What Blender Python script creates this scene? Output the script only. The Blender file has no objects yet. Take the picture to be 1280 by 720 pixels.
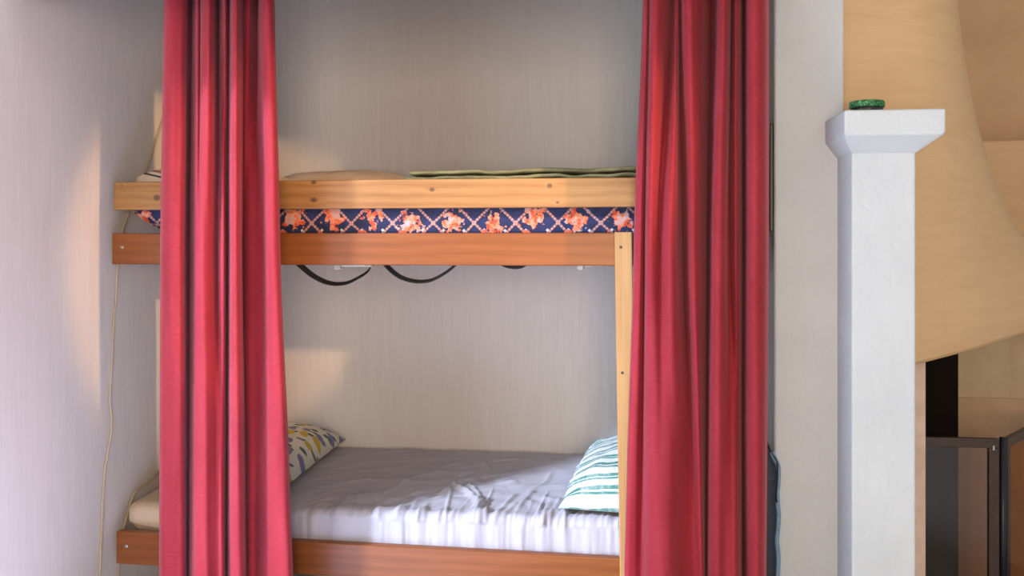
import bpy, bmesh, math, random
from mathutils import Vector, noise as mnoise
random.seed(4)
SC = bpy.context.scene
COL = SC.collection

# ------------------------------------------------------------------ camera model
FPX = 1100.0; HOR = 300.0; CH = 1.36
TH = math.atan(130 / FPX); CT, ST = math.cos(TH), math.sin(TH)
def P(u, v, D):
    """point of the photograph on the plane Y = D (metres, parallel to the bed front)"""
    xc = (u - 640) / FPX; t = D / (CT + xc * ST)
    return Vector((t * (-ST + xc * CT), D, CH + t * (HOR - v) / FPX))
def PX(u, v, X):
    """point of the photograph on the plane X = const"""
    xc = (u - 640) / FPX; t = X / (-ST + xc * CT)
    return Vector((X, t * (CT + xc * ST), CH + t * (HOR - v) / FPX))
def PZ(u, v, Z):
    """point of the photograph on a level plane"""
    t = (Z - CH) * FPX / (HOR - v); xc = (u - 640) / FPX
    return Vector((t * (-ST + xc * CT), t * (CT + xc * ST), Z))

# ------------------------------------------------------------------ node helpers
class S:
    """a socket with arithmetic"""
    def __init__(s, nt, k): s.nt, s.k = nt, k
    def m(s, op, o=None, o2=None):
        n = s.nt.nodes.new('ShaderNodeMath'); n.operation = op
        for i, x in enumerate((s, o, o2)):
            if x is None: continue
            if isinstance(x, S): s.nt.links.new(x.k, n.inputs[i])
            else: n.inputs[i].default_value = x
        return S(s.nt, n.outputs[0])
    def __add__(s, o): return s.m('ADD', o)
    def __sub__(s, o): return s.m('SUBTRACT', o)
    def __mul__(s, o): return s.m('MULTIPLY', o)
    def __truediv__(s, o): return s.m('DIVIDE', o)
    def fract(s): return s.m('FRACT')
    def abs(s): return s.m('ABSOLUTE')
    def floor(s): return s.m('FLOOR')
    def mx(s, o): return s.m('MAXIMUM', o)
    def mn(s, o): return s.m('MINIMUM', o)
    def sst(s, a, b):
        n = s.nt.nodes.new('ShaderNodeMapRange'); n.interpolation_type = 'SMOOTHSTEP'
        s.nt.links.new(s.k, n.inputs[0]); n.inputs[1].default_value = a; n.inputs[2].default_value = b
        return S(s.nt, n.outputs[0])
    def below(s, a, w):        # 1 under a, 0 above a + w
        n = s.nt.nodes.new('ShaderNodeMapRange'); n.interpolation_type = 'SMOOTHSTEP'
        s.nt.links.new(s.k, n.inputs[0]); n.inputs[1].default_value = a; n.inputs[2].default_value = a + w
        n.inputs[3].default_value = 1; n.inputs[4].default_value = 0
        return S(s.nt, n.outputs[0])

class Mat:
    def __init__(s, name, color=(.5, .5, .5), rough=.6, **kw):
        s.mat = bpy.data.materials.new(name); s.mat.use_nodes = True
        s.nt = s.mat.node_tree; s.b = s.nt.nodes['Principled BSDF']
        s.b.inputs['Base Color'].default_value = (*color, 1); s.b.inputs['Roughness'].default_value = rough
        for k, v in kw.items(): s.b.inputs[k.replace('_', ' ')].default_value = v
        s.tc = s.nt.nodes.new('ShaderNodeTexCoord')
    def coord(s, which='Object'): return s.tc.outputs[which]
    def xyz(s, which='Object'):
        n = s.nt.nodes.new('ShaderNodeSeparateXYZ'); s.nt.links.new(s.coord(which), n.inputs[0])
        return [S(s.nt, o) for o in n.outputs]
    def vec(s, x, y, z):
        n = s.nt.nodes.new('ShaderNodeCombineXYZ')
        for i, q in enumerate((x, y, z)):
            if isinstance(q, S): s.nt.links.new(q.k, n.inputs[i])
            else: n.inputs[i].default_value = q
        return n.outputs[0]
    def scaled(s, sc, which='Object'):
        n = s.nt.nodes.new('ShaderNodeMapping'); s.nt.links.new(s.coord(which), n.inputs[0])
        n.inputs['Scale'].default_value = sc; return n.outputs[0]
    def noise(s, sc=(1, 1, 1), scale=5, detail=4, rough=.55, dist=0, vec=None):
        n = s.nt.nodes.new('ShaderNodeTexNoise')
        s.nt.links.new(vec if vec is not None else s.scaled(sc), n.inputs['Vector'])
        n.inputs['Scale'].default_value = scale; n.inputs['Detail'].default_value = detail
        n.inputs['Roughness'].default_value = rough; n.inputs['Distortion'].default_value = dist
        return S(s.nt, n.outputs[0])
    def voro(s, vec, scale=1, feature='F1', rnd=1):
        n = s.nt.nodes.new('ShaderNodeTexVoronoi'); s.nt.links.new(vec, n.inputs['Vector'])
        n.inputs['Scale'].default_value = scale; n.feature = feature; n.inputs['Randomness'].default_value = rnd
        return n
    def ramp(s, f, stops, interp='LINEAR'):
        n = s.nt.nodes.new('ShaderNodeValToRGB'); s.nt.links.new(f.k, n.inputs[0])
        e = n.color_ramp.elements; n.color_ramp.interpolation = interp
        while len(e) < len(stops): e.new(.5)
        for q, (p, c) in zip(e, stops): q.position = p; q.color = (*c, 1)
        return n.outputs[0]
    def mix(s, f, a, b, mode='MIX'):
        n = s.nt.nodes.new('ShaderNodeMix'); n.data_type = 'RGBA'; n.blend_type = mode
        for i, q in ((0, f), (6, a), (7, b)):
            if isinstance(q, S): s.nt.links.new(q.k, n.inputs[i])
            elif isinstance(q, (float, int)): n.inputs[i].default_value = q
            elif isinstance(q, tuple): n.inputs[i].default_value = (*q, 1)
            else: s.nt.links.new(q, n.inputs[i])
        return n.outputs[2]
    def color(s, c): s.nt.links.new(c, s.b.inputs['Base Color']); return s
    def bump(s, h, strength=.3, dist=.01):
        n = s.nt.nodes.new('ShaderNodeBump'); n.inputs['Strength'].default_value = strength
        n.inputs['Distance'].default_value = dist; s.nt.links.new(h.k, n.inputs['Height'])
        s.nt.links.new(n.outputs[0], s.b.inputs['Normal']); return s

M = {}
# wallpaper with fine vertical threads
m = Mat('linen_wallpaper', rough=.8)
f1 = m.noise((260, 260, 9), 1, 3, .6); f2 = m.noise((60, 60, 4), 1, 4, .6); f3 = m.noise((1, 1, 1), 1.6, 3)
c = m.ramp(f1 * .55 + f2 * .45, [(.3, (.68, .63, .60)), (.7, (.77, .725, .695))])
c = m.mix(f3.sst(.35, .75) * .22, c, (.66, .60, .55))
m.color(c).bump(f1 * .7 + f2 * .3, .22, .004); M['paper'] = m.mat
# brushed white plaster
m = Mat('white_plaster', rough=.75)
f1 = m.noise((30, 30, 17), 1, 5, .6, .6); f2 = m.noise((1, 1, 1), 90, 3)
f3 = m.noise((1, 1, 1), 5, 4)
c = m.ramp(f3, [(.3, (.525, .562, .585)), (.7, (.575, .612, .632))])
m.color(c).bump(f1 * .8 + f2 * .25, .38, .014); M['plaster'] = m.mat
# ochre lime wash of the hood
m = Mat('ochre_limewash', rough=.62)
f1 = m.noise((6, 6, 45), 1, 5, .6, .3); f2 = m.noise((1, 1, 1), 3, 3)
c = m.ramp(f1 * .5 + f2 * .5, [(.3, (.53, .325, .155)), (.7, (.63, .41, .21))])
m.color(c).bump(f1, .18, .01); M['ochre'] = m.mat
m = Mat('ochre_wall', rough=.75)
f1 = m.noise((1, 1, 1), 6, 4)
m.color(m.ramp(f1, [(.3, (.49, .30, .15)), (.7, (.56, .35, .185))])).bump(f1, .1, .01); M['ochre_wall'] = m.mat
m = Mat('firebox_clay', rough=.8)
f1 = m.noise((1, 1, 1), 9, 4)
m.color(m.ramp(f1, [(.3, (.50, .36, .21)), (.7, (.58, .43, .26))])).bump(f1, .15, .01); M['clay'] = m.mat
m = Mat('fire_brick', rough=.8)
f1 = m.noise((1, 1, 1), 11, 4)
m.color(m.ramp(f1, [(.3, (.46, .30, .18)), (.7, (.54, .36, .22))])).bump(f1, .15, .01); M['brick'] = m.mat
m = Mat('matte_black', (.012, .008, .007), .9, Specular_IOR_Level=.08); f1 = m.noise((1, 1, 1), 25, 3); m.bump(f1, .2, .004); M['jet'] = m.mat
m = Mat('hearth_tile', rough=.6); f1 = m.noise((1, 1, 1), 8, 4)
m.color(m.ramp(f1, [(.3, (.10, .05, .035)), (.7, (.16, .085, .06))])); M['hearth'] = m.mat
m = Mat('pink_mortar', rough=.85); f1 = m.noise((1, 1, 1), 22, 4)
m.color(m.ramp(f1, [(.3, (.50, .36, .28)), (.7, (.62, .47, .38))])).bump(f1, .4, .01); M['mortar'] = m.mat
m = Mat('ceiling_paint', (.72, .70, .67), .8); f1 = m.noise((1, 1, 1), 40, 2); m.bump(f1, .1, .005); M['ceil'] = m.mat
# floorboards
m = Mat('floorboards', rough=.45); x, y, z = m.xyz()
pl = (x * 7).floor(); f1 = m.noise(vec=m.vec(x * 14 + pl * 3, y * 1.2 + pl * 5, z), scale=1, detail=5)
seam = ((x * 7).fract() - .5).abs().sst(.485, .497)
c = m.ramp(f1, [(.3, (.52, .49, .46)), (.7, (.62, .59, .56))]); m.color(m.mix(seam, c, (.18, .16, .14))); M['floor'] = m.mat

def wood(name, dark, mid, light, knots=(), rough=.38, along=0, grain=1.0, coat=.06):
    m = Mat(name, rough=rough, Coat_Weight=coat, Coat_Roughness=.3, Specular_IOR_Level=.3)
    x, y, z = m.xyz()
    a, b2, b3 = ((x, y, z), (y, x, z), (z, x, y))[along]
    kn = None; push = None
    for kx, kz, r in knots:
        dx = (x - kx) * (1 / r); dz = (z - kz) * (1.25 / r)
        d = (dx * dx + dz * dz).m('SQRT')
        core = d.below(.75, .5)
        kn = core if kn is None else kn.mx(core)
        pd = (dx * .35).abs().mn(4) ; bulge = ((dx * dx * .12 + dz * dz * .35) * -1).m('EXPONENT') * 1.1
        push = bulge if push is None else push + bulge
    wob = m.noise(vec=m.vec(a * 2.4, b2 * 9, b3 * 9), scale=1, detail=2)
    ph = b3 * 230 * grain + b2 * 60 + wob * 7
    if push is not None: ph = ph + push * 2.2
    band = (ph.m('SINE') * .5 + .5)
    fib = m.noise(vec=m.vec(a * 5, b2 * 160, b3 * 260), scale=1, detail=3)
    tone = m.noise(vec=m.vec(a * 1.6, b2 * 6, b3 * 9), scale=1, detail=3)
    f = band * .13 + fib * .42 + tone * .48
    c = m.ramp(f, [(.30, dark), (.50, mid), (.72, light)])
    if kn is not None: c = m.mix(kn * .85, c, (.10, .045, .03))
    m.color(c).bump(fib, .08, .002)
    return m.mat
M['rail'] = wood('red_lacquered_wood', (.15, .041, .009), (.21, .061, .014), (.26, .082, .022), grain=.8)
M['post'] = wood('pale_post_pine', (.33, .165, .058), (.41, .22, .083), (.49, .275, .115), along=2, grain=.6)
M['slat'] = wood('slat_birch', (.40, .26, .12), (.50, .34, .18), (.58, .42, .25), along=1)

# red velvet
m = Mat('red_velvet', rough=.75, Sheen_Weight=.22, Specular_IOR_Level=.12, Sheen_Roughness=.45)
m.b.inputs['Sheen Tint'].default_value = (1, .42, .5, 1)
f1 = m.noise((60, 60, 240), 1, 3, .65); f2 = m.noise((9, 9, 4), 1, 4); f3 = m.noise((400, 400, 400), 1, 2)
c = m.ramp(f1 * .45 + f2 * .4 + f3 * .15, [(.32, (.225, .015, .022)), (.68, (.355, .036, .050))])
m.color(c).bump(f1 * .6 + f3 * .4, .12, .003); M['velvet'] = m.mat

# grey lilac sheet
m = Mat('lilac_grey_sheet', rough=.85, Sheen_Weight=.1)
f1 = m.noise((500, 500, 500), 1, 2); f2 = m.noise((16, 5, 8), 1, 5, .6, .8); f3 = m.noise((2, 2, 2), 1, 3)
c = m.ramp(f3, [(.3, (.375, .355, .40)), (.7, (.425, .405, .45))])
m.color(c).bump(f2 * .85 + f1 * .15, .30, .012); M['sheet'] = m.mat

# navy carpet-flowered mattress ticking
m = Mat('navy_floral_ticking', rough=.8); x, y, z = m.xyz()
PER = .132
u = x / PER + m.noise((8, 8, 8), 1, 2) * .12; v = z / PER + m.noise((7, 7, 7), 1, 2) * .10
base = m.ramp(m.noise((40, 40, 40), 1, 3), [(.3, (.004, .007, .035)), (.7, (.011, .018, .085))])
def ln(q, other):
    a = ((q + .5).fract() - .5).abs().below(.028, .022)
    dash = ((other * 9).fract() - .5).abs().below(.36, .08)
    return a * dash
lat = ln(u + v, u - v).mx(ln(u - v, u + v))
c = m.mix(lat * .85, base, (.50, .25, .20))
cid = (u.floor() * 12.9898).m('SINE')
fx = u.fract() - .5 + cid * .05; fz = v - .06 + (cid * 43.7).fract() * .22 - .11
r = (fx * fx + fz * fz).m('SQRT'); ang = fz.m('ARCTAN2', fx)
sp = m.noise((55, 55, 55), 1, 3)
big = m.noise((18, 18, 18), 1, 2)
pet = (r - ((ang * 5 + big * 7).m('SINE') * .04 + .215) + (sp - .5) * .75 + (big - .5) * .30).below(0, .02)
pc = m.ramp(m.noise((52, 52, 52), 1, 2), [(.38, (.50, .055, .02)), (.47, (.62, .15, .06)), (.60, (.52, .27, .20)), (.72, (.30, .32, .42))])
c = m.mix(pet, c, pc)
gx = ((u * 2).fract() - .5).abs(); gz = (v + .17).abs() * 2
c = m.mix((gx + gz).below(.06, .04), c, (.50, .54, .60))
sx = ((u + .25).fract() - .5).abs() ; s2 = (v + .27).abs()
c = m.mix((sx * sx + s2 * s2).m('SQRT').below(.10, .03) * sp.sst(.45, .5), c, (.55, .11, .06))
m.color(c); M['ticking'] = m.mat

# tulip print cotton
m = Mat('tulip_print_cotton', rough=.85); x, y, z = m.xyz()
base = (.66, .62, .52)
def blobs(ang, sx, sy, scale, rad, off, keep):
    ca, sa = math.cos(ang), math.sin(ang)
    px = (x * ca + y * sa) * sx + off; py = (y * ca - x * sa) * sy + off * .7
    n = m.voro(m.vec(px, py, 0), scale, rnd=.75); n.voronoi_dimensions = '2D'
    d = S(m.nt, n.outputs['Distance']); sep = m.nt.nodes.new('ShaderNodeSeparateColor')
    m.nt.links.new(n.outputs['Color'], sep.inputs[0])
    return d.below(rad, .04) * S(m.nt, sep.outputs[0]).sst(keep, keep + .01), S(m.nt, sep.outputs[1])
g1, _ = blobs(.5, 1.2, 1.6, 13, .20, 3.1, .2); g2, _ = blobs(-.5, 2.6, .8, 12, .19, 7.7, .3)
t1, h1 = blobs(.35, 1.5, .9, 13, .29, .4, .15)
c = m.mix(g1, base, (.07, .14, .11)); c = m.mix(g2, c, (.10, .17, .13))
tc = m.ramp(h1, [(0, (.20, .19, .33)), (.48, (.52, .37, .04)), (.80, (.42, .03, .035))], 'CONSTANT')
c = m.mix(t1, c, tc); f1 = m.noise((12, 12, 12), 1, 4)
m.color(c).bump(f1, .3, .012); M['tulip'] = m.mat

# teal striped cotton
m = Mat('teal_striped_cotton', rough=.85); x, y, z = m.xyz()
q = y * 7.0 + z * 4.5 + m.noise((6, 4, 6), 1, 3) * .30 + x * .15
fr = q.fract()
def band(c0, w): return (fr - c0).abs().below(w, .02)
mk = band(.12, .03).mx(band(.30, .06)).mx(band(.62, .025)).mx(band(.74, .045))
th = m.noise((30, 8, 30), 1, 3).sst(.25, .6) * .5 + .5
c = m.mix(mk * th, (.60, .63, .62), (.06, .21, .17)); f1 = m.noise((14, 9, 9), 1, 5, .6, .5)
m.color(c).bump(f1, .5, .02); M['teal'] = m.mat

# upper-bunk textiles
m = Mat('cream_striped_wool', rough=.9); x, y, z = m.xyz()
w = z + (x * .22)
c = m.mix((w + .019).abs().below(.0022, .0016), (.60, .47, .36), (.03, .025, .03))
c = m.mix((w + .004).abs().below(.0022, .002), c, (.36, .14, .06))
f1 = m.noise((200, 200, 200), 1, 2); m.color(c).bump(f1, .3, .004); M['cream'] = m.mat
m = Mat('olive_blanket', rough=.9); f1 = m.noise((14, 14, 60), 1, 4); f2 = m.noise((250, 250, 250), 1, 2)
m.color(m.ramp(f1, [(.3, (.14, .13, .06)), (.7, (.36, .34, .19))])).bump(f2, .4, .005); M['olive'] = m.mat
m = Mat('beige_linen', rough=.9); f1 = m.noise((10, 10, 10), 1, 4)
m.color(m.ramp(f1, [(.3, (.56, .43, .31)), (.7, (.64, .51, .38))])).bump(f1, .3, .015); M['beige'] = m.mat
m = Mat('warm_lit_tan', rough=.9); f1 = m.noise((180, 180, 180), 1, 2)
m.color(m.ramp(f1, [(.3, (.50, .37, .25)), (.7, (.58, .44, .31))])).bump(f1, .2, .004); M['warmtan'] = m.mat  # tan carries the warm light falling on the mattress end

def plain(key, name, col, rough, noise_scale=60, b=.15, **kw):
    m = Mat(name, col, rough, **kw); f1 = m.noise((1, 1, 1), noise_scale, 3)
    d = tuple(q * .8 for q in col); l = tuple(min(1, q * 1.15) for q in col)
    m.color(m.ramp(f1, [(.3, d), (.7, l)])).bump(f1, b, .003); M[key] = m.mat
plain('webbing', 'charcoal_webbing', (.045, .048, .055), .6, 300)
plain('clip', 'pale_plastic', (.62, .60, .55), .4)
plain('steel', 'screw_steel', (.45, .42, .40), .35, Metallic=1.0)
plain('darkhole', 'dark_bolt', (.05, .03, .02), .5)
plain('cord', 'jute_twine', (.50, .38, .24), .85, 400, .4)
plain('navy', 'navy_nylon', (.012, .016, .035), .45, 40)
plain('skyblue', 'pale_blue_nylon', (.16, .27, .40), .5, 60)
plain('blackboard', 'dark_panel_lacquer', (.012, .012, .016), .35, 12, .02)
plain('greyface', 'grey_panel_face', (.42, .40, .38), .5, 30)
plain('bronze', 'brown_bronze_frame', (.055, .032, .024), .45, 40, .05, Metallic=.3)
plain('blackmetal', 'black_frame_metal', (.02, .021, .026), .35, 40, .05, Metallic=.5)
plain('rod', 'curtain_rod_steel', (.35, .33, .31), .35, 40, .05, Metallic=1.0)
plain('tinbase', 'dark_tin', (.05, .045, .04), .35, 60, .05, Metallic=.6)
plain('winframe', 'window_paint', (.75, .74, .72), .5)
plain('beam', 'shade_beam_paint', (.72, .71, .69), .5)
m = Mat('green_glitter_lid', rough=.35); f1 = m.noise((1, 1, 1), 260, 2)
m.color(m.ramp(f1, [(.4, (.005, .035, .012)), (.52, (.015, .17, .05)), (.66, (.10, .40, .16))])).bump(f1, .6, .003); M['green'] = m.mat
# smoked glass
m = Mat('smoked_glass'); nt = m.nt; out = nt.nodes['Material Output']
tr = nt.nodes.new('ShaderNodeBsdfTransparent'); tr.inputs[0].default_value = (.80, .70, .62, 1)
gl = nt.nodes.new('ShaderNodeBsdfGlossy'); gl.inputs[0].default_value = (1, 1, 1, 1); gl.inputs[1].default_value = .04
mx = nt.nodes.new('ShaderNodeMixShader'); mx.inputs[0].default_value = .035
nt.links.new(tr.outputs[0], mx.inputs[1]); nt.links.new(gl.outputs[0], mx.inputs[2]); nt.links.new(mx.outputs[0], out.inputs[0])
M['glass'] = m.mat

# ------------------------------------------------------------------ object helpers
def obj(name, geo, mat, parent=None, smooth=False, bevel=0, sub=0, solid=0, label=None):
    """link one mesh object; geo = (verts in world metres, faces)"""
    vs, fs = geo
    off = Vector((0, 0, 0)); p = parent
    while p is not None: off += p.location; p = p.parent
    me = bpy.data.meshes.new(name); me.from_pydata([Vector(v) - off for v in vs], [], fs)
    bm = bmesh.new(); bm.from_mesh(me); bmesh.ops.recalc_face_normals(bm, faces=bm.faces); bm.to_mesh(me); bm.free()
    me.materials.append(mat)
    if smooth:
        for f in me.polygons: f.use_smooth = True
    o = bpy.data.objects.new(name, me); COL.objects.link(o); o.parent = parent
    if solid:
        md = o.modifiers.new('solid', 'SOLIDIFY'); md.thickness = solid; md.offset = 0
    if bevel:
        md = o.modifiers.new('bevel', 'BEVEL'); md.width = bevel; md.segments = 3; md.limit_method = 'ANGLE'
    if sub:
        md = o.modifiers.new('sub', 'SUBSURF'); md.levels = sub; md.render_levels = sub
    if label: o['label'] = label
    return o
def tag(o, label, cat, group=None, kind=None):
    o['label'] = label; o['category'] = cat
    if group: o['group'] = group
    if kind: o['kind'] = kind
    return o
def struct(name, geo, mat, **k):
    o = obj(name, geo, mat, **k); o['kind'] = 'structure'; return o
def thing(name, label, cat, loc, group=None):
    o = bpy.data.objects.new(name, None); COL.objects.link(o); o.location = loc; o.empty_display_size = .1
    return tag(o, label, cat, group)
def recentre(o):
    """origin of a one-mesh thing to its base centre"""
    vs = [v.co.copy() for v in o.data.vertices]
    lo = Vector([min(v[i] for v in vs) for i in range(3)]); hi = Vector([max(v[i] for v in vs) for i in range(3)])
    c = Vector(((lo.x + hi.x) / 2, (lo.y + hi.y) / 2, lo.z))
    for v in o.data.vertices: v.co -= c
    o.location = o.location + c
    return o
def box(x0, x1, y0, y1, z0, z1):
    v = [(x, y, z) for z in (z0, z1) for y in (y0, y1) for x in (x0, x1)]
    return v, [(0, 2, 3, 1), (4, 5, 7, 6), (0, 1, 5, 4), (2, 6, 7, 3), (0, 4, 6, 2), (1, 3, 7, 5)]
def hexa(p):            # eight points: bottom ring of four, top ring of four
    return list(p), [(3, 2, 1, 0), (4, 5, 6, 7), (0, 1, 5, 4), (1, 2, 6, 5), (2, 3, 7, 6), (3, 0, 4, 7)]
def join(*gs):
    V, F = [], []
    for v, f in gs:
        n = len(V); V += [Vector(q) for q in v]; F += [tuple(i + n for i in q) for q in f]
    return V, F
def grid(pts, closed=False):
    n = len(pts); k = len(pts[0]); V = [p for r in pts for p in r]; F = []
    for i in range(n - 1):
        for j in range(k if closed else k - 1):
            j2 = (j + 1) % k
            F.append((i * k + j, i * k + j2, (i + 1) * k + j2, (i + 1) * k + j))
    return V, F
def capped(pts):
    V, F = grid(pts, True); k = len(pts[0]); n = len(pts)
    F.append(tuple(range(k))[::-1]); F.append(tuple((n - 1) * k + i for i in range(k)))
    return V, F
def tube(path, r, seg=8):
    path = [Vector(p) for p in path]; rings = []
    for i, p in enumerate(path):
        t = (path[min(i + 1, len(path) - 1)] - path[max(i - 1, 0)]).normalized()
        a = t.cross(Vector((0, 1, .3))).normalized(); b = t.cross(a)
        rings.append([p + (a * math.cos(q) + b * math.sin(q)) * r for q in (2 * math.pi * j / seg for j in range(seg))])
    return capped(rings)
def catmull(pts, n):
    """n samples on a Catmull-Rom spline through the points (tuples of any length)"""
    out = []; k = len(pts)
    for i in range(n):
        t = i / (n - 1) * (k - 1); j = min(int(t), k - 2); t -= j
        p0, p1, p2, p3 = pts[max(j - 1, 0)], pts[j], pts[j + 1], pts[min(j + 2, k - 1)]
        out.append(tuple(.5 * (2 * b + (c - a) * t + (2 * a - 5 * b + 4 * c - d) * t * t + (3 * b - a - 3 * c + d) * t ** 3)
                         for a, b, c, d in zip(p0, p1, p2, p3)))
    return out
def lathe(prof, c, seg=40):
    rings = [[Vector((c[0] + r * math.cos(2 * math.pi * j / seg), c[1] + r * math.sin(2 * math.pi * j / seg), c[2] + z)) for j in range(seg)] for r, z in prof]
    return capped(rings)
def disc_y(x, y, z, r, t=.003, seg=16):      # small screw head facing the room
    a = [Vector((x + r * math.cos(2 * math.pi * j / seg), y, z + r * math.sin(2 * math.pi * j / seg))) for j in range(seg)]
    b = [q - Vector((0, t, 0)) for q in a]; c = [Vector((x, y - t, z)) + (q - Vector((x, y, z))) * .6 - Vector((0, t * .5, 0)) for q in a]
    return capped([a, b, c])
def nz(*p): return mnoise.noise(Vector(p))
def pillow(w, l, h, n=34, m_=34, ear=.06, wr=.008, seed=0.0, flat=.25):
    """closed stuffed cushion of size w x l x h around the origin, resting on z = 0"""
    top, bot = [], []
    for i in range(n + 1):
        a = -1 + 2 * i / n; rt, rb = [], []
        for j in range(m_ + 1):
            b = -1 + 2 * j / m_
            pinch = 1 - ear * ((1 - a * a) * abs(b) ** 3 * 1.0); pinch2 = 1 - ear * ((1 - b * b) * abs(a) ** 3)
            x = a * w / 2 * pinch2; y = b * l / 2 * pinch
            e = max(0, (1 - abs(a) ** 2.6)) ** .5 * max(0, (1 - abs(b) ** 2.6)) ** .5
            k = wr * e ** .5 * (nz(x * 9 + seed, y * 9, seed) + .6 * nz(x * 21 + seed, y * 17, 3 + seed)) + wr * .8 * (1 - e) * math.sin(b * 19 + a * 4 + seed) * (e > .02)
            rt.append(Vector((x, y, h * flat + h * (1 - flat) * e + k)))
            rb.append(Vector((x, y, h * flat * (1 - e ** .6))))
        top.append(rt); bot.append(rb)
    V, F = grid(top); V2, F2 = grid(bot); N = len(V)
    F += [tuple(q + N for q in f[::-1]) for f in F2]; V += V2
    bm = bmesh.new(); vs = [bm.verts.new(v) for v in V]
    for f in F: bm.faces.new([vs[i] for i in f])
    bmesh.ops.remove_doubles(bm, verts=bm.verts, dist=1e-5)
    bm.verts.index_update(); r = ([v.co.copy() for v in bm.verts], [tuple(v.index for v in f.verts) for f in bm.faces]); bm.free()
    return r
def placed(geo, loc, rz=0, rx=0, ry=0):
    from mathutils import Euler
    R = Euler((rx, ry, rz)).to_matrix(); L = Vector(loc)
    return [R @ Vector(v) + L for v in geo[0]], geo[1]

# ------------------------------------------------------------------ the room
XL = -1.652; YB = 3.64; ZC = 3.50; BX = .445; YP = 2.69
x_p0 = P(968, 300, YP).x; x_p1 = P(1055, 300, YP).x
WY0, WY1, WZ0, WZ1 = -.40 + .75, 2.02, .55, 3.20            # window in the left wall, beside the bed
struct('floor', box(-2.2, 4.2, -2.0, 4.6, -.1, 0), M['floor'])
struct('ceiling', box(-2.2, 4.2, -2.0, 4.6, ZC, ZC + .1), M['ceil'])
struct('wall_left', join(box(XL - .16, XL, WY1, YB + .1, 0, ZC), box(XL - .16, XL, -2, WY0, 0, ZC),
                         box(XL - .16, XL, WY0, WY1, 0, WZ0), box(XL - .16, XL, WY0, WY1, WZ1, ZC)), M['paper'])
struct('wall_back', box(XL, x_p0 + .02, YB, YB + .12, 0, ZC), M['paper'])
struct('wall_middle', box(x_p0, x_p1, YP, 4.2, 0, ZC), M['plaster'], bevel=.008)
struct('wall_rear', join(box(x_p1, 4.2, 4.2, 4.32, 0, ZC)), M['ochre_wall'])
struct('trim_1', box(x_p1, 4.2, 4.02, 4.2, 0, P(1260, 175, 4.02).z), M['ochre'], bevel=.01)
fr = [box(XL - .12, XL - .06, y0, y1, WZ0, WZ1) for y0, y1 in ((WY0, WY0 + .04), (WY1 - .04, WY1))]
fr += [box(XL - .12, XL - .06, WY0 + .04, WY1 - .04, z0, z1) for z0, z1 in ((WZ0, WZ0 + .04), (WZ1 - .04, WZ1))]
struct('window_1', join(*fr), M['winframe'])
struct('shade_beam', box(XL - .02, x_p0, 2.17, 2.25, 2.035, ZC), M['beam'])  # unseen beam, added to shade the curtain tops and cap the lamp patch

# ------------------------------------------------------------------ bunk bed
YR = 2.70
bed = thing('bunk_bed', 'wooden bunk bed built into the niche behind the red curtains', 'bunk bed', (-.6, 3.15, 0))
gx0 = P(141, 240, YR).x
gz1a, gz1b = P(141, 227.5, YR).z, P(790, 221.5, YR).z
gz0a, gz0b = P(141, 262.5, YR).z, P(790, 258.5, YR).z
def kn(u, v, r):
    p = P(u, v, YR); return (p.x + .6, p.z, r)
M['board'] = wood('knotty_pine', (.235, .098, .028), (.325, .152, .048), (.395, .205, .073),
                  [kn(392, 228, .008), kn(392, 250, .010), kn(540, 237, .008), kn(687, 232, .008), kn(196, 247, .012), kn(697, 253, .005), kn(152, 232, .004)], grain=.9)
gb = obj('guard_board', hexa([(gx0, YR, gz0a), (BX, YR, gz0b), (BX, YR + .03, gz0b), (gx0, YR + .03, gz0a),
                              (gx0 + .003, YR, gz1a), (BX, YR, gz1b), (BX, YR + .03, gz1b), (gx0 + .003, YR + .03, gz1a)]), M['board'], bed, bevel=.004,
         label='pale knotty pine guard board')
rx0 = P(139.5, 300, YR).x
rz1, rz0 = P(450, 291.3, YR).z, P(450, 331.5, YR).z
ur = obj('upper_rail', box(rx0, BX, YR, YR + .03, rz0, rz1), M['rail'], bed, bevel=.004, label='reddish brown lacquered upper side rail')
p = P(153, 309, YR); obj('screw', disc_y(p.x, YR, p.z, .005), M['steel'], ur)
lz1a, lz1b = P(145, 664.5, YR).z, P(773, 700.5, YR).z
lx0 = P(145, 680, YR).x; lh = .105
lr = obj('lower_rail', hexa([(lx0, YR, lz1a - lh), (BX, YR, lz1b - lh), (BX, YR + .03, lz1b - lh), (lx0, YR + .03, lz1a - lh),
                             (lx0, YR, lz1a), (BX, YR, lz1b), (BX, YR + .03, lz1b), (lx0, YR + .03, lz1a)]), M['rail'], bed, bevel=.004, label='reddish brown lacquered lower side rail')
p = P(158, 683, YR); obj('screw', disc_y(p.x, YR, p.z, .006), M['steel'], lr)
# post, in front of the two rails, leaning a little
a0, a1 = P(768, 290, YR - .03), P(790, 290, YR - .03); b0 = P(774.5, 700, YR - .03)
lean = (b0.x - a0.x) / (a0.z - b0.z)
def pxz(x, z): return x + lean * (a0.z - z)
post = obj('post', hexa([(pxz(a0.x, 0), YR - .03, 0), (pxz(a1.x, 0), YR - .03, 0), (pxz(a1.x, 0), YR, 0), (pxz(a0.x, 0), YR, 0),
                         (a0.x, YR - .03, a0.z), (a1.x, YR - .03, a0.z), (a1.x, YR, a0.z), (a0.x, YR, a0.z)]), M['post'], bed, bevel=.003, label='pale pine post between the lower and upper rail')
for (u, v) in ((776, 309), (778, 466)):
    p = P(u, v, YR - .03); obj('bolt', disc_y(p.x, YR - .03, p.z, .0045, .001), M['darkhole'], post)
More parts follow.
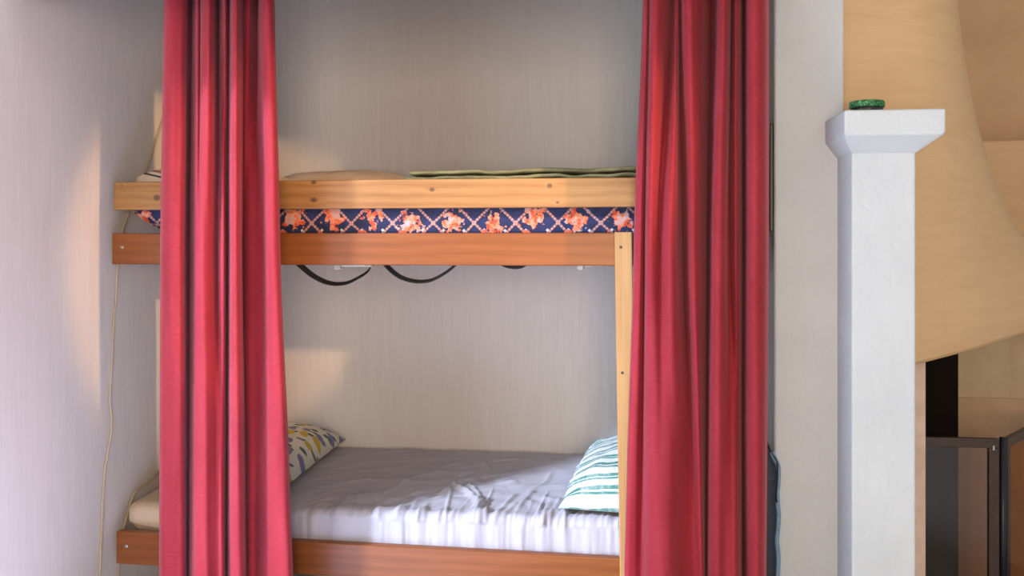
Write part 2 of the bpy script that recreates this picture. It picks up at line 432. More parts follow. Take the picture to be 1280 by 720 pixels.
# rear rails and slats carry the mattresses
obj('rear_rail', box(rx0, BX, YB - .03, YB - .002, rz0 + .02, rz1 - .02), M['rail'], bed)
obj('rear_rail', box(lx0, BX, YB - .03, YB - .002, .285, .365), M['rail'], bed)
SZ = 1.332
for i in range(12):
    x = -1.56 + i * .175
    obj('slat', box(x - .035, x + .035, YR + .03, YB - .03, SZ, SZ + .018), M['slat'], bed, bevel=.003)
for i in range(12):
    x = -1.56 + i * .175
    obj('slat', box(x - .035, x + .035, YR + .03, YB - .03, .338, .356), M['slat'], bed, bevel=.003)
for u0, u1 in ((424, 470), (722, 742)):
    q = P(u0, 335, 2.86)
    k = join(box(q.x, q.x + .022, 2.80, 2.85, q.z - .004, SZ), box(q.x + .022, P(u1, 333, 2.86).x, 2.81, 2.845, P(u1, 333.2, 2.86).z, SZ - .03))
    obj('slat_clip', k, M['clip'], bed, bevel=.004, label='pale plastic clip under a slat')

# ------------------------------------------------------------------ mattresses
def mattress(name, x0, x1, y0, y1, z0, z1, mat, disp, nx=300, rf=.035, parent=None, bot_round=None, tilt=0):
    """rounded slab swept along X; disp(x, y, z, side) gives the wrinkle height; ends close in a quarter round"""
    prof = []           # (y, z, ny, nz)
    def arc(cy, cz, r, a0, a1, n):
        for i in range(n + 1):
            a = math.radians(a0 + (a1 - a0) * i / n); prof.append((cy + r * math.cos(a), cz + r * math.sin(a), math.cos(a), math.sin(a)))
    arc(y0 + rf, z0 + rf * .6, rf * .6, 270, 180, 5)
    k = 8
    for i in range(1, k): prof.append((y0, z0 + rf * .6 + (z1 - z0 - rf * 1.6) * i / k, -1, 0))
    arc(y0 + rf, z1 - rf, rf, 180, 90, 8)
    k = 150
    for i in range(1, k): prof.append((y0 + rf + (y1 - y0 - 2 * rf) * (i / k) ** 1.1, z1, 0, 1))
    arc(y1 - rf, z1 - rf, rf, 90, 0, 4); arc(y1 - rf, z0 + rf, rf, 0, -90, 4)
    rings = []
    cy, cz = (y0 + y1) / 2, (z0 + z1) / 2; re = .05
    xs = [x0 + re * (1 - math.cos(math.radians(90 * i / 8))) for i in range(8)]
    xs += [x0 + re + (x1 - x0 - 2 * re) * i / nx for i in range(nx + 1)]
    xs += [x1 - re * (1 - math.cos(math.radians(90 * (7 - i) / 8))) for i in range(8)]
    for x in xs:
        e = min(x - x0, x1 - x) / re
        ins = 0 if e >= 1 else rf * .9 * (1 - math.sqrt(max(0, 1 - (1 - e) ** 2)))
        ring = []
        for (y, z, ny, nz_) in prof:
            d = disp(x, y, z, ny, nz_) if disp else 0
            yy = y - ny * ins + ny * d; zz = z - nz_ * ins + nz_ * d
            if bot_round: zz += bot_round(x, yy, zz)
            ring.append(Vector((x, yy, zz + tilt * (x - x0))))
        rings.append(ring)
    return obj(name, capped(rings), mat, parent, smooth=True)

# lower mattress with creased sheet: creases drawn where the photo shows them on its level top
ZM = .490
creases_px = [([(560, 606), (585, 616), (598, 632), (597, 650)], .011, .012), ([(548, 622), (575, 604), (600, 598)], .008, .012),
              ([(575, 603), (592, 612), (603, 628), (604, 640)], .008, .010), ([(480, 648), (520, 628), (556, 606)], .006, .014),
              ([(500, 652), (545, 632), (575, 622)], .006, .012), ([(610, 652), (628, 638), (645, 618)], .008, .010),
              ([(628, 646), (650, 628), (668, 612)], .005, .010), ([(668, 652), (690, 644), (700, 640)], .010, .012),
              ([(455, 640), (500, 622), (540, 612)], .004, .014), ([(470, 625), (520, 596), (560, 590)], .004, .016),
              ([(400, 610), (450, 600), (520, 604)], .004, .016), ([(420, 590), (470, 588), (540, 580)], .003, .015),
              ([(440, 580), (500, 576), (560, 572)], .003, .015), ([(600, 596), (640, 592), (665, 580)], .004, .012),
              ([(592, 612), (620, 606), (650, 604)], .005, .012), ([(655, 618), (680, 604), (690, 590)], .004, .010),
              ([(600, 574), (615, 588)], .003, .012), ([(545, 652), (570, 640), (592, 630)], .006, .010),
              ([(575, 655), (600, 646), (618, 632)], .006, .010), ([(430, 652), (470, 640), (500, 634)], .005, .012)]
for q in range(44):
    u0 = 385 + q * 8.8 + random.uniform(-4, 4); v0 = 655 + random.uniform(-2, 3); du = random.uniform(8, 34); dv = random.uniform(14, 46)
    creases_px.append(([(u0, v0), (u0 + du * .45 + random.uniform(-3, 3), v0 - dv * .5), (u0 + du, v0 - dv)], random.uniform(.002, .0055), random.uniform(.004, .008)))
for q in range(26):
    u0 = random.uniform(400, 690); v0 = random.uniform(575, 630); a = random.choice((-1, 1)) * random.uniform(.1, .5)
    L = random.uniform(25, 70); creases_px.append(([(u0, v0), (u0 + L * .5, v0 - L * .25 * abs(a) - 2), (u0 + L, v0 - L * .5 * abs(a))], random.uniform(.0012, .003), random.uniform(.005, .010)))
CR = []
for pl_, h, w in creases_px:
    pts = [PZ(u, v, ZM) for u, v in pl_]; CR.append(([(q.x, q.y) for q in catmull([tuple(q) for q in pts], 10) and [Vector(t) for t in catmull([tuple(q) for q in pts], 10)]], h, w))
def crease(x, y):
    s = 0
    for pts, h, w in CR:
        best = 9; bt = 0
        if min(p_[0] for p_ in pts) - .08 > x or max(p_[0] for p_ in pts) + .08 < x: continue
        if min(p_[1] for p_ in pts) - .08 > y or max(p_[1] for p_ in pts) + .08 < y: continue
        n = len(pts)
        for i in range(n - 1):
            ax, ay = pts[i]; bx, by = pts[i + 1]; dx, dy = bx - ax, by - ay; L = dx * dx + dy * dy
            t = max(0, min(1, ((x - ax) * dx + (y - ay) * dy) / L)) if L > 0 else 0
            d = math.hypot(x - ax - t * dx, y - ay - t * dy)
            if d < best: best = d; bt = (i + t) / (n - 1)
        tap = min(1, bt * 4 + .15, (1 - bt) * 4 + .15)
        s += h * tap * math.exp(-(best / w) ** 2)
    return s
def sheet_disp(x, y, z, ny, nz_):
    if y > 3.58: return 0
    d = 0
    gather = .0055 * (abs(math.sin(x * 38 + 2.2 * nz(x * 5, 1, 2) + 6 * nz(x * 2.1, 0, 7))) ** 3) + .003 * nz(x * 42, z * 5, 3) + .002 * nz(x * 85, z * 6, 9)
    front = max(0, 1 - (y - 2.74) / .16)
    if ny < -.2: d += gather * (1.0 if z < ZM else 1)
    elif y < 2.92: d += gather * front
    if nz_ > .3:
        d += crease(x, y) * 1.3
        d += .006 * nz(x * 6 + 2 * nz(x * 3, y * 3, 1), y * 14, 5) + .0045 * abs(nz((x - y * .8) * 22, (x + y) * 5, 2)) + .002 * nz((x - y) * 40, (x + y) * 12, 8)
    return d
def left_sag(x, y, z):                      # the mattress end bends up a little at the wall
    t = max(0, (-1.26 - x) / .36)
    return .032 * t * t * (.3 + .7 * max(0, min(1, (.49 - z) / .10)))
lower = thing('mattress', 'lower bunk mattress under a creased lilac-grey fitted sheet', 'mattress', (-.6, 3.15, .36))
mattress('cover', -1.625, BX - .03, 2.754, 3.59, .358, ZM - .014, M['warmtan'], lambda x, y, z, ny, nz_: .002 * nz(x * 5, y * 5, z * 7), 80, .045, lower, left_sag, ).data  # warm light painted in as a tan end; the sheet stops short of it
lower.children[0]['label'] = 'mattress end coloured tan for the warm light on it'
lm = mattress('fitted_sheet', -1.33, BX - .01, 2.735, 3.605, .358, ZM, M['sheet'], sheet_disp, 420, .03, lower, left_sag)

upper = mattress('mattress', -1.61, BX - .01, 2.738, 3.60, 1.352, 1.497, M['ticking'], None, 80, .03,
                 bot_round=lambda x, y, z: (.100 * max(0, min(1, (-1.36 - x) / .25)) ** 1.5) * max(0, min(1, (1.490 - z) / .12)) )
off = Vector((-.6, 3.15, 1.352))
# pattern origin sits mid-height of the gap between board and rail
zmid = (rz1 + gz0a) / 2; xcross = P(443, 275, 2.738).x
off = Vector((xcross, 3.15, zmid))
for v in upper.data.vertices: v.co -= off
upper.location = off
tag(upper, 'upper bunk mattress in navy ticking with coral lattice and flowers', 'mattress')

# ------------------------------------------------------------------ pillows and blankets
g = placed(pillow(.46, .70, .140, wr=.008, seed=1.3, ear=.03, flat=.18), (-1.352, 3.24, ZM + .006), .02, .0, 0)
tag(recentre(obj('pillow', g, M['tulip'], smooth=True)), 'white pillow printed with tulips and green leaves, at the left end of the lower bunk', 'pillow')
g = placed(pillow(.56, .74, .160, wr=.014, seed=5.1, ear=.015, flat=.10), (.135, 3.10, ZM + .012), -.10, .0, 0)
tag(recentre(obj('pillow', g, M['teal'], smooth=True)), 'white pillow with teal stripes beside the pale post', 'pillow')
ZU = 1.497
g = placed(pillow(.62, .44, .125, wr=.006, seed=8.1), (-1.02, 3.30, ZU + .003), .05)
tag(recentre(obj('pillow', g, M['beige'], smooth=True)), 'plain beige pillow lying behind the guard board, its top just showing', 'pillow')
# folded cream blanket with stripes
rings = []
for i in range(24):
    x = -1.595 + .46 * i / 23; t = i / 23
    hh = .113 - .19 * min(t * .46, .2) + .003 * nz(x * 14, 1, 1); y0, y1 = 2.76, 3.06; e = math.sqrt(min(1, (i + .6) / 4)) if i < 4 else 1
    ring = []
    for j in range(28):
        a = 2 * math.pi * j / 28; cs, sn = math.cos(a), math.sin(a)
        sgn = lambda q: (1 if q > 0 else -1) * abs(q) ** .45
        ring.append(Vector((x, (y0 + y1) / 2 + (y1 - y0) / 2 * sgn(cs) * (.85 + .15 * e), ZU + .003 + hh / 2 + hh / 2 * sgn(sn) * e)))
    rings.append(ring)
cb = obj('folded_blanket', capped(rings), M['cream'], smooth=True)
for v in cb.data.vertices: v.co -= Vector((-1.36, 2.91, ZU + .060))
cb.location = (-1.36, 2.91, ZU + .060)
tag(cb, 'folded cream blanket with thin dark stripes at the left end of the upper bunk', 'blanket')
# olive blanket: layers of a loosely folded cloth
lay = []
bx0, bx1 = P(507, 220, 2.80).x, .30
for k in range(5):
    zt = ZU + .003 + k * .0165; rows = []
    n = 60
    for i in range(n + 1):
        t = i / n; x = bx0 + (k % 3) * .018 + (bx1 - bx0) * t
        rise = .004 + .014 * t
        fy = 2.775 + .016 * nz(x * 6, k * 3.1, 1) + .006 * (k % 2)
        ring = []
        th_ = .0075 * (.75 + .5 * abs(nz(x * 7, k, 4))); zb = zt + rise * k / 5 + .006 * nz(x * 7, k * 2, 2) * (k > 1) + .004 * nz(x * 19, k, 9) * (k > 1)
        for (yy, zz) in ((fy + .008, -th_), (fy + .002, -th_ * .7), (fy, 0), (fy + .002, th_ * .7), (fy + .008, th_), (fy + .16, th_ * 1.05), (fy + .33, th_), (fy + .34, 0), (fy + .33, -th_), (fy + .16, -th_)):
            ring.append(Vector((x, yy, zb + th_ + zz)))
        rows.append(ring)
    lay.append(capped(rows))
tag(recentre(obj('folded_blanket', join(*lay), M['olive'], smooth=True)), 'olive green blanket folded flat along the right half of the upper bunk', 'blanket')

# ------------------------------------------------------------------ straps hanging under the upper bunk
def strap(px, D, w, label, tw=.35):
    pts = catmull([tuple(P(u, v, D)) for u, v in px], 40); a, b = [], []
    rows = []
    for i, q in enumerate(pts):
        q = Vector(q); t = Vector(pts[min(i + 1, 39)]) - Vector(pts[max(i - 1, 0)]); t.normalize()
        n = Vector((-t.z, 0, t.x)); s = Vector((0, math.cos(tw), 0)) + n * math.sin(tw)
        rows.append([q - s * w / 2 - n * .0012, q + s * w / 2 - n * .0012, q + s * w / 2 + n * .0012, q - s * w / 2 + n * .0012])
    tag(recentre(obj('strap', capped(rows), M['webbing'], smooth=False)), label, 'strap', 'webbing straps under the upper bunk')
strap([(352, 312), (366, 322), (376, 332), (392, 345), (412, 354), (432, 354), (448, 347), (460, 339), (464, 330), (466, 318)], 2.93, .030, 'dark grey webbing strap sagging lowest under the upper bunk, nearest the left curtain')
strap([(472, 314), (478, 323), (485, 334), (500, 346), (518, 351.5), (536, 351), (552, 344), (566, 334), (578, 322), (586, 312)], 2.93, .028, 'dark grey webbing strap looping under the middle of the upper bunk')
strap([(606, 313), (616, 322), (626, 329), (636, 333), (646, 334), (654, 332), (662, 326), (672, 313)], 2.93, .022, 'short dark webbing strap barely showing below the upper rail', .5)

# ------------------------------------------------------------------ curtains
def curtain(sections, D0, name, label, z_top=2.20, z_bot=.06, nu=230, nv=56, seed=0):
    """sections: [(pixel row, [(u, fold depth cm)])] from top to bottom, equal counts"""
    ys = [s[0] for s in sections]
    rows = []
    for r in range(nv + 1):
        z = z_top + (z_bot - z_top) * r / nv
        v = HOR - (z - CH) * FPX / (D0 / CT * .99)
        k = 0
        while k < len(ys) - 2 and v > ys[k + 1]: k += 1
        t = max(-.35, min(1.3, (v - ys[k]) / (ys[k + 1] - ys[k])))
        if 0 < t < 1: t = t * t * (3 - 2 * t) * .5 + t * .5
        pts = [(a[0] + (b[0] - a[0]) * t, a[1] + (b[1] - a[1]) * t) for a, b in zip(sections[k][1], sections[k + 1][1])]
        row = []
        for u, d in catmull(pts, nu):
            d += .35 * nz(u * .05, z * 2.1, seed) + .15 * nz(u * .11, z * 5, seed + 4)
            q = P(u, 300, D0 - d * .017); row.append(Vector((q.x, q.y, z)))
        rows.append(row)
    V, F = grid(rows)
    o = obj(name, (V, F), M['velvet'], smooth=True, solid=.004)
    return tag(recentre(o), label, 'curtain', 'red velvet curtains')
DC = 2.52
L_top = [(205, -2), (207, 2), (213, 3.5), (222, 3), (231, 1.5), (236, -4), (240, -6), (243, -3), (247, 1.5), (250, 0), (254, 2.5), (261, 4), (267, 1.5), (271, -4), (274, -6), (277, -2), (281, 2), (284, -1), (287, -3), (290, 2), (295, 4), (300, 1.5), (304, -2), (311, -1), (317, -4), (323, -6), (326, 0), (332, 2), (339, 1.5), (342, 0), (343, -3)]
L_mid = [(201, -2), (203, 2), (210, 3.5), (220, 4), (228, 3), (233, -3), (237, -6), (240, -3), (245, 2), (249, 3), (254, 3.5), (261, 2.5), (267, .5), (272, -1), (276, 1), (280, 2), (283, -3), (285, -5), (287, -1), (290, 3), (295, 4), (300, 2), (302, -3), (304, -4), (311, -2.5), (320, -2.5), (330, -2), (334, .5), (341, 1.6), (348, .8), (350, -3)]
L_bot = [(200, -2), (202, 2), (210, 3), (220, 3), (229, 2), (233, -3), (236, -6), (239, -2), (244, 2.5), (250, 3.5), (257, 4), (264, 3), (271, 2), (276, 2.5), (279, 1.5), (281, -1), (283, -4), (284, -5), (286, -2), (289, 2.5), (295, 4), (302, 3), (305, -1), (307, -4.5), (312, -3), (321, -3), (331, -1), (338, .6), (348, 1.4), (359, .8), (362, -3)]
curtain([(0, L_top), (320, L_mid), (640, L_bot)], DC, 'curtain', 'red velvet curtain hanging in folds at the left, beside the grey wall', seed=1)
R_top = [(804, -4), (806, 0), (809, 1), (811, -2), (813, 1), (818, 3.5), (826, 3), (833, 0), (839, -3), (843, -1), (846, 1), (848, -4), (851, -1), (856, 3), (864, 4), (871, 2), (877, 0), (883, -4), (889, -6), (894, -3), (899, 2), (906, 3.5), (911, 1), (914, -3), (918, 1), (921, 2), (925, -3), (929, -6), (933, 0), (938, 3.5), (948, 4), (956, 2), (959, -3), (960.5, -8.5)]
R_mid = [(793, -4), (795, -1), (801, 0), (806, -2), (808, 1), (812, 3), (818, 2.5), (823, 1), (829, 2), (836, 4), (843, 3), (848, 0), (853, -3.5), (858, -1), (862, 2), (867, 3), (873, 1.5), (879, -2), (884, -6), (888, -3), (891, 2), (898, 4), (905, 3), (909, -1), (914, -1), (920, 1.5), (925, -2), (929, -6), (932, -2), (937, 3), (946, 4), (956, 2), (959, -3), (960.5, -8.5)]
R_bot = [(784, -4), (786, -2.5), (794, -2.5), (804, -3.5), (807, 1), (812, 3), (820, 4), (829, 4), (838, 3.5), (846, 2), (852, 1), (858, 0), (864, -.5), (869, 0), (873, 1), (876, 1), (878, -1), (881, -4), (883, -6), (885, -2), (889, 2.5), (897, 4), (905, 3), (913, 2.5), (920, 2), (924, -1), (927, -5), (930, -4), (933, 0), (938, 3), (947, 4), (955, 2), (957, -3), (958, -5)]
curtain([(0, R_top), (300, R_mid), (620, R_bot)], DC, 'curtain', 'red velvet curtain hanging in folds at the right, beside the white wall', seed=7)
tag(recentre(obj('curtain_rod', tube([(XL + .005, DC + .085, 2.215), (x_p0 - .005 + .02, DC + .085, 2.215)], .012, 14), M['rod'], smooth=True)), 'steel rod the red curtains hang from', 'curtain rod')

# ------------------------------------------------------------------ twine on the left wall
XW = XL + .006
c1 = [PX(u, v, XW) for u, v in ((206, 140), (196, 172), (183, 210), (170, 240), (160, 268), (153, 290), (148, 318), (146.5, 340), (145, 372), (142, 405), (140.5, 440), (139, 470), (137.5, 500), (139.5, 520), (139, 540), (135, 565), (130, 600), (127.5, 650), (126, 690), (124.5, 730))]
pts = []
for i, q in enumerate(catmull([tuple(p_) for p_ in c1], 130)):
    pts.append(Vector(q) + Vector((.001 * nz(i * .3, 1, 2), .0025 * nz(i * .5, 3, 4), 0)))
tag(recentre(obj('cord', tube(pts, .0034, 7), M['cord'], smooth=True)), 'long jute cord hanging down the grey left wall past both bunks', 'cord')
c2 = [PX(u, v, XW + .002) for u, v in ((222, 562), (206, 580), (192, 596), (178, 608), (168, 617))]
c2 = [Vector((min(q.x, q.x), q.y, q.z)) for q in c2]
c2 += [PX(160, 640, XW), PX(152, 675, XW), PX(149, 705, XW), PX(146, 735, XW)]
tag(recentre(obj('cord', tube([Vector(q) for q in catmull([tuple(p_) for p_ in c2], 60)], .0034, 7), M['cord'], smooth=True)), 'short jute cord coming down behind the left corner of the lower mattress', 'cord')

# ------------------------------------------------------------------ things beside the right curtain
# dark flat panel on the side face of the white wall
pt, pb = PX(970, 140, x_p0), PX(970, 288, x_p0)
bt = thing('wall_panel', 'narrow dark panel with grey face on the niche side of the white wall', 'panel', (x_p0 - .01, 2.78, pb.z))
obj('board', box(x_p0 - .012, x_p0 - .001, YP + .008, YP + .42, pb.z, pt.z - .03), M['blackboard'], bt, bevel=.003)
zf = PX(962, 245, x_p0).z
fc = [(YP + .075, zf), (YP + .40, zf), (YP + .40, pt.z - .034), (YP + .012, pt.z - .034)]
obj('face', hexa([(x_p0 - .0145, y, z) for y, z in fc] + [(x_p0 - .012, y, z) for y, z in fc]), M['greyface'], bt, label='pale grey face')
# navy bag leaning between curtain and white wall
bg = thing('bag', 'navy bag with pale blue edge standing between the right curtain and white wall', 'bag', (.36, 2.655, 0))
zt = P(968, 556, 2.66).z
def outline(inset):
    o = []
    xr = P(975.5, 600, 2.655).x - inset; xl = .20 + inset
    prof = [(xl, 0.01), (xl, .35), (xl + .005, P(0, 562, 2.655).z), (xl + .05, P(0, 540, 2.655).z - inset), (P(950, 0, 2.655).x, P(950, 545, 2.655).z - inset),
            (P(959, 0, 2.655).x, P(959, 553, 2.655).z - inset), (P(968, 0, 2.655).x - inset * .6, P(968, 568, 2.655).z - inset), (xr - .001, P(975, 580, 2.655).z - inset), (xr, P(975, 600, 2.655).z), (xr - .003, P(975, 622, 2.655).z), (xr + .001, P(975, 648, 2.655).z), (xr - .004, P(975, 676, 2.655).z), (xr, P(975, 700, 2.655).z), (xr - .004, .30), (xr, .12), (xr - .004, .01)]
    return catmull(prof, 70)
o0, o1 = outline(0), outline(.012)
def ring(o, y): return [Vector((x, y, max(.004, z))) for x, z in o]
obj('body', capped([ring(outline(.030), 2.638), ring(outline(.016), 2.642), ring(o1, 2.650), ring(o1, 2.680), ring(outline(.02), 2.690)]), M['navy'], bg, smooth=True)
edge = [Vector((x, 2.660, max(.012, z))) for x, z in outline(.006)]
obj('piping', tube(edge[26:], .0075, 8), M['skyblue'], bg, smooth=True, label='pale blue piping')
obj('zipper', tube([q + Vector((-.002, -.004, .006)) for q in edge[16:44]], .004, 8), M['blackboard'], bg, smooth=True, label='black top edge')

# ------------------------------------------------------------------ fireplace
fp = thing('fireplace', 'white plastered fireplace with a column and a flaring ochre hood, right of the bunk niche', 'fireplace', (1.1, 2.9, 0))
DCf = 2.53
cx0, cx1 = P(1065, 400, DCf).x, P(1145, 400, DCf).x
DCp = 2.47
kx0, kx1 = P(1055.5, 137, DCp).x, P(1182.5, 137, DCp).x
kz1, kz0 = P(1110, 136.5, DCp).z, P(1110, 167.5, DCp).z
cz1 = P(1110, 191.5, DCf).z
col = obj('column', box(cx0, cx1, DCf, YP + .05, 0, cz1 + .01), M['plaster'], fp, bevel=.007)
cap = obj('capital', join(hexa([(cx0 - .001, DCf - .001, cz1), (cx1 + .001, DCf - .001, cz1), (cx1 + .001, YP + .03, cz1), (cx0 - .001, YP + .03, cz1),
                                (kx0, DCp, kz0), (kx1, DCp, kz0), (kx1, YP + .03, kz0), (kx0, YP + .03, kz0)])), M['plaster'], col)
vs = [Vector(v) for v in [(cx0 - .001, DCf - .001, cz1), (cx1 + .001, DCf - .001, cz1), (cx1 + .001, YP + .03, cz1), (cx0 - .001, YP + .03, cz1),
      (kx0, DCp, kz0), (kx1, DCp, kz0), (kx1, YP + .03, kz0), (kx0, YP + .03, kz0), (kx0, DCp, kz1), (kx1, DCp, kz1), (kx1, YP + .03, kz1), (kx0, YP + .03, kz1)]]
fs = [(3, 2, 1, 0)] + [(a + b, (a + 1) % 4 + b, (a + 1) % 4 + b + 4, a + b + 4) for b in (0, 4) for a in range(4)] + [(8, 9, 10, 11)]
bpy.data.objects.remove(cap)
cap = obj('capital', (vs, fs), M['plaster'], col, bevel=.006)
# hood: plan curves lofted with a flare
T = [(.60, 2.76), (.72, 2.765), (.90, 2.80), (1.02, 2.92), (1.05, 3.10), (1.05, 3.6), (1.05, 4.05)]
B = [(.76, 2.645), (.80, 2.66), (1.06, 2.835), (1.33, 3.07), (1.62, 3.33), (1.86, 3.60), (1.95, 4.02)]
ZB0, ZB1 = .995, 1.075
rows = []; ns = 70; nr = 46
for i in range(nr + 1):
    row = []
    for j in range(ns):
        s_ = j / (ns - 1)
        t_ = catmull(T, ns)[j] if False else None
        row.append(None)
    rows.append(row)
CTp, CBp = catmull(T, ns), catmull(B, ns)
for j in range(ns):
    dist = max(0, min(1, (CBp[j][0] - .79) / .54))
    zb = ZB0 + .075 + (.070) * dist
    for i in range(nr + 1):
        if i <= nr - 6:
            q = i / (nr - 6); z = ZC + (zb - ZC) * q; tt = max(0, (2.5 - z) / (2.5 - zb)); g_ = .76 * tt ** 2.1 + .24 * tt ** 12
        else:
            k = (i - (nr - 6)) / 6; z = zb - .075 * k; g_ = 1 + .02 * math.sin(min(1, k * 2) * math.pi / 2) - .075 * k ** 1.4
        rows[i][j] = Vector((CTp[j][0] + (CBp[j][0] - CTp[j][0]) * g_, CTp[j][1] + (CBp[j][1] - CTp[j][1]) * g_, z))
inner = []
hood = obj('hood', grid(rows), M['ochre'], fp, smooth=True, solid=.03, label='ochre plaster hood flaring outwards at its lower lip')
hood.modifiers['solid'].offset = -1
# jamb, firebox, hearth
jx = P(1150.5, 600, 2.80).x
obj('jamb', box(cx1 - .02, jx, YP + .06, 2.86, 0, 1.02), M['mortar'], fp, bevel=.006, label='rough pinkish brick jamb')
fy = 3.55
fx0 = P(1120, 500, fy).x; fxc = P(1262, 500, fy).x
bz = P(1230, 497, fy).z
obj('firebox_wall', box(fx0, fxc, fy, fy + .06, bz, 1.2), M['clay'], fp)
obj('firebox_wall', hexa([(fxc, fy, bz), (fxc + .9, fy - .18, bz), (fxc + .9, fy - .12, bz), (fxc, fy + .06, bz), (fxc, fy, 1.2), (fxc + .9, fy - .18, 1.2), (fxc + .9, fy - .12, 1.2), (fxc, fy + .06, 1.2)]), M['clay'], fp)
obj('lining', box(fx0, fxc, fy - .006, fy + .06, .04, bz), M['brick'], fp, label='brown fire-brick lower lining')
obj('lining', hexa([(fxc, fy - .006, .04), (fxc + .9, fy - .186, .04), (fxc + .9, fy - .12, .04), (fxc, fy + .06, .04), (fxc, fy - .006, bz), (fxc + .9, fy - .186, bz), (fxc + .9, fy - .12, bz), (fxc, fy + .06, bz)]), M['brick'], fp, label='brown fire-brick lower lining')
q0, q1 = P(1140, 500, fy - .04).x, P(1197, 500, fy - .04).x
obj('dark_plate', box(q0, q1, fy - .05, fy - .012, .07, 1.2), M['jet'], fp, bevel=.004, label='jet-black plate at the left of the firebox')  # near-black plate over the left part of the firebox back
obj('hearth', box(jx - .05, 2.2, 2.70, fy + .06, 0, .07), M['hearth'], fp, bevel=.006, label='dark brown hearth slab')

# fire screen of two smoked glass panels
YS = 2.93
sc = thing('fire_screen', 'brown-framed folding fire screen with smoked glass panels standing on the hearth', 'fire screen', (1.1, YS, .07))
sx0, sx1 = P(1146, 550, YS).x + .008, P(1249, 550, YS).x
st_, sb_ = P(1200, 547.5, YS).z, .075
bw = .030
pan = obj('panel_frame', join(box(sx0, sx1, YS, YS + .018, st_ - bw, st_), box(sx0, sx1, YS, YS + .018, sb_, sb_ + bw),
                              box(sx0, sx0 + .012, YS, YS + .018, sb_ + bw, st_ - bw), box(sx1 - .030, sx1, YS, YS + .018, sb_ + bw, st_ - bw)), M['bronze'], sc, bevel=.002, label='brown metal frame of the left panel')
obj('glass', box(sx0 + .012, sx1 - .030, YS + .007, YS + .011, sb_ + bw, st_ - bw), M['glass'], pan, label='smoked glass pane')
p = P(1241.5, 560, YS); obj('catch', box(p.x - .003, p.x + .003, YS - .004, YS, p.z - .006, p.z + .008), M['steel'], pan)
hx = P(1255, 550, YS).x
obj('hinge_post', tube([(hx, YS + .008, sb_), (hx, YS + .008, st_ + .004)], .0105, 14), M['blackmetal'], sc, smooth=True, label='black hinge post')
r0 = Vector((hx + .014, YS + .006, 0)); dr = Vector((.62, .785, 0)).normalized(); nr_ = Vector((dr.y, -dr.x, 0)); LL = .55
def rb(a, b, z0, z1, t0=0, t1=.018):
    c0 = [r0 + dr * a + nr_ * t0, r0 + dr * b + nr_ * t0, r0 + dr * b - nr_ * (t1 - t0), r0 + dr * a - nr_ * (t1 - t0)]
    return hexa([c_ + Vector((0, 0, z0)) for c_ in c0] + [c_ + Vector((0, 0, z1)) for c_ in c0])
pan = obj('panel_frame', join(rb(0, LL, st_ - bw, st_), rb(0, LL, sb_, sb_ + bw), rb(0, .03, sb_ + bw, st_ - bw), rb(LL - .03, LL, sb_ + bw, st_ - bw)), M['blackmetal'], sc, bevel=.002, label='dark metal frame of the right panel')
obj('glass', rb(.03, LL - .03, sb_ + bw, st_ - bw, -.007, .004), M['glass'], pan, label='smoked glass pane')

# green-lidded tin on the capital
tcx = P(1083.5, 130, 2.54)
tn = thing('tin', 'small round tin with a sparkling green lid on top of the white column', 'tin', (tcx.x, 2.54, kz1))
rr = (P(1105, 130, 2.54).x - P(1062, 130, 2.54).x) / 2
obj('body', lathe([(rr * .88, 0), (rr * .93, .003), (rr * .93, .014)], (tcx.x, 2.54, kz1 + .0005)), M['tinbase'], tn, smooth=True)
lid = lathe([(rr * .95, .013), (rr, .015), (rr * 1.0, .027), (rr * .96, .031), (rr * .5, .032)], (tcx.x, 2.54, kz1 + .0005), 64)
lv = []
for i, v in enumerate(lid[0]):
    d = Vector((v.x - tcx.x, v.y - 2.54, 0)); k = 1 + (.018 if (i % 2) else -.01) * (d.length > rr * .9); lv.append(Vector((tcx.x + d.x * k, 2.54 + d.y * k, v.z)))
obj('lid', (lv, lid[1]), M['green'], tn, smooth=True, label='green glittering lid')

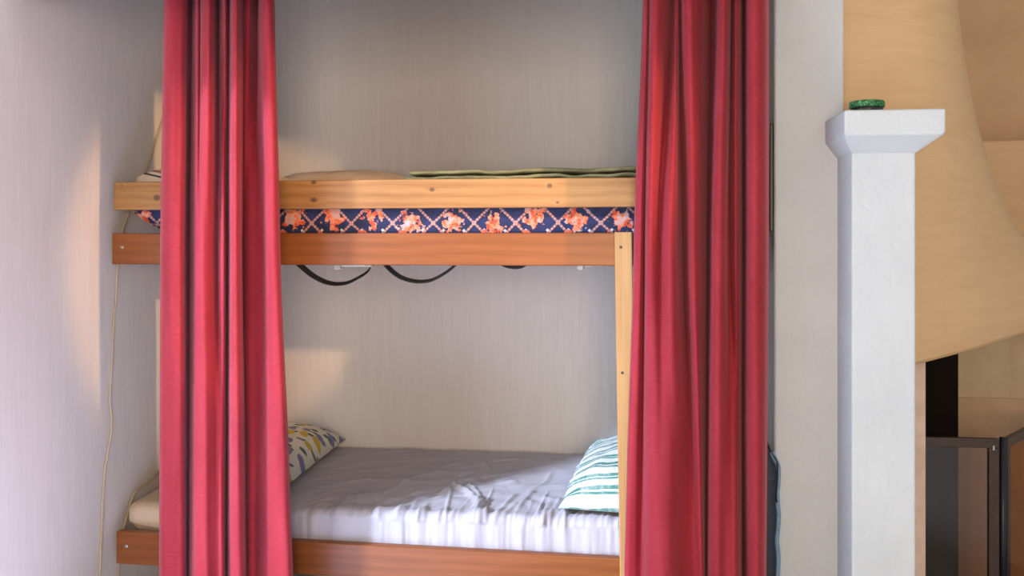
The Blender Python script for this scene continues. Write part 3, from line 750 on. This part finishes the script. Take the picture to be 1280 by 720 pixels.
# ------------------------------------------------------------------ light
W = bpy.data.worlds.new('world'); SC.world = W; W.use_nodes = True
W.node_tree.nodes['Background'].inputs[0].default_value = (.82, .93, 1.0, 1)
W.node_tree.nodes['Background'].inputs[1].default_value = .64
def light(name, kind, loc, to, energy, color, **k):
    l = bpy.data.lights.new(name, kind); l.energy = energy; l.color = color
    for a, b in k.items(): setattr(l, a, b)
    o = bpy.data.objects.new(name, l); COL.objects.link(o); o.location = loc
    o.rotation_euler = (Vector(to) - Vector(loc)).to_track_quat('-Z', 'Y').to_euler(); return o
# daylight through the window on the left, beside the bed
light('window_daylight', 'SUN', (-4, -1.5, 3), (-4 + .66, -1.5 + .75, 3 - .60), 5.9, (.66, .76, 1.0), angle=math.radians(6))
light('window_skylight', 'SPOT', (-2.6, 1.3, 2.6), (-1.25, 1.4, 0), 9500, (.44, .60, 1.0), spot_size=math.radians(28), spot_blend=.4, shadow_soft_size=.25)
# warm lamp of the room, in front and to the right
light('room_lamp', 'SPOT', (2.40, .25, 2.31), (-1.43, 3.14, 1.25), 480, (1.0, .58, .26), spot_size=math.radians(17), spot_blend=.25, shadow_soft_size=.06)
# window behind the viewer, facing the bunks
light('rear_window', 'AREA', (.30, -1.9, 1.5), (-.2, 3.2, 1.3), 84, (1.0, .75, .52), shape='RECTANGLE', size=.9, size_y=1.2)
# added soft fill outside the left window, brightens column side and left-facing folds
light('left_fill', 'AREA', (XL - .25, .85, 1.55), (1.0, 2.6, 1.3), 34, (.75, .88, 1.0), shape='RECTANGLE', size=1.1, size_y=1.7)

# ------------------------------------------------------------------ camera
cam = bpy.data.cameras.new('camera'); co = bpy.data.objects.new('camera', cam); COL.objects.link(co)
cam.sensor_width = 36; cam.lens = FPX * 36 / 1280; cam.shift_y = -60 / 1280
co.location = (0, 0, CH); co.rotation_euler = (math.pi / 2, 0, TH); cam.clip_start = .05
SC.camera = co
SC.view_settings.view_transform = 'Standard'; SC.view_settings.look = 'None'
SC.view_settings.gamma = 1; SC.view_settings.use_curve_mapping = False
SC.view_settings.exposure = .04
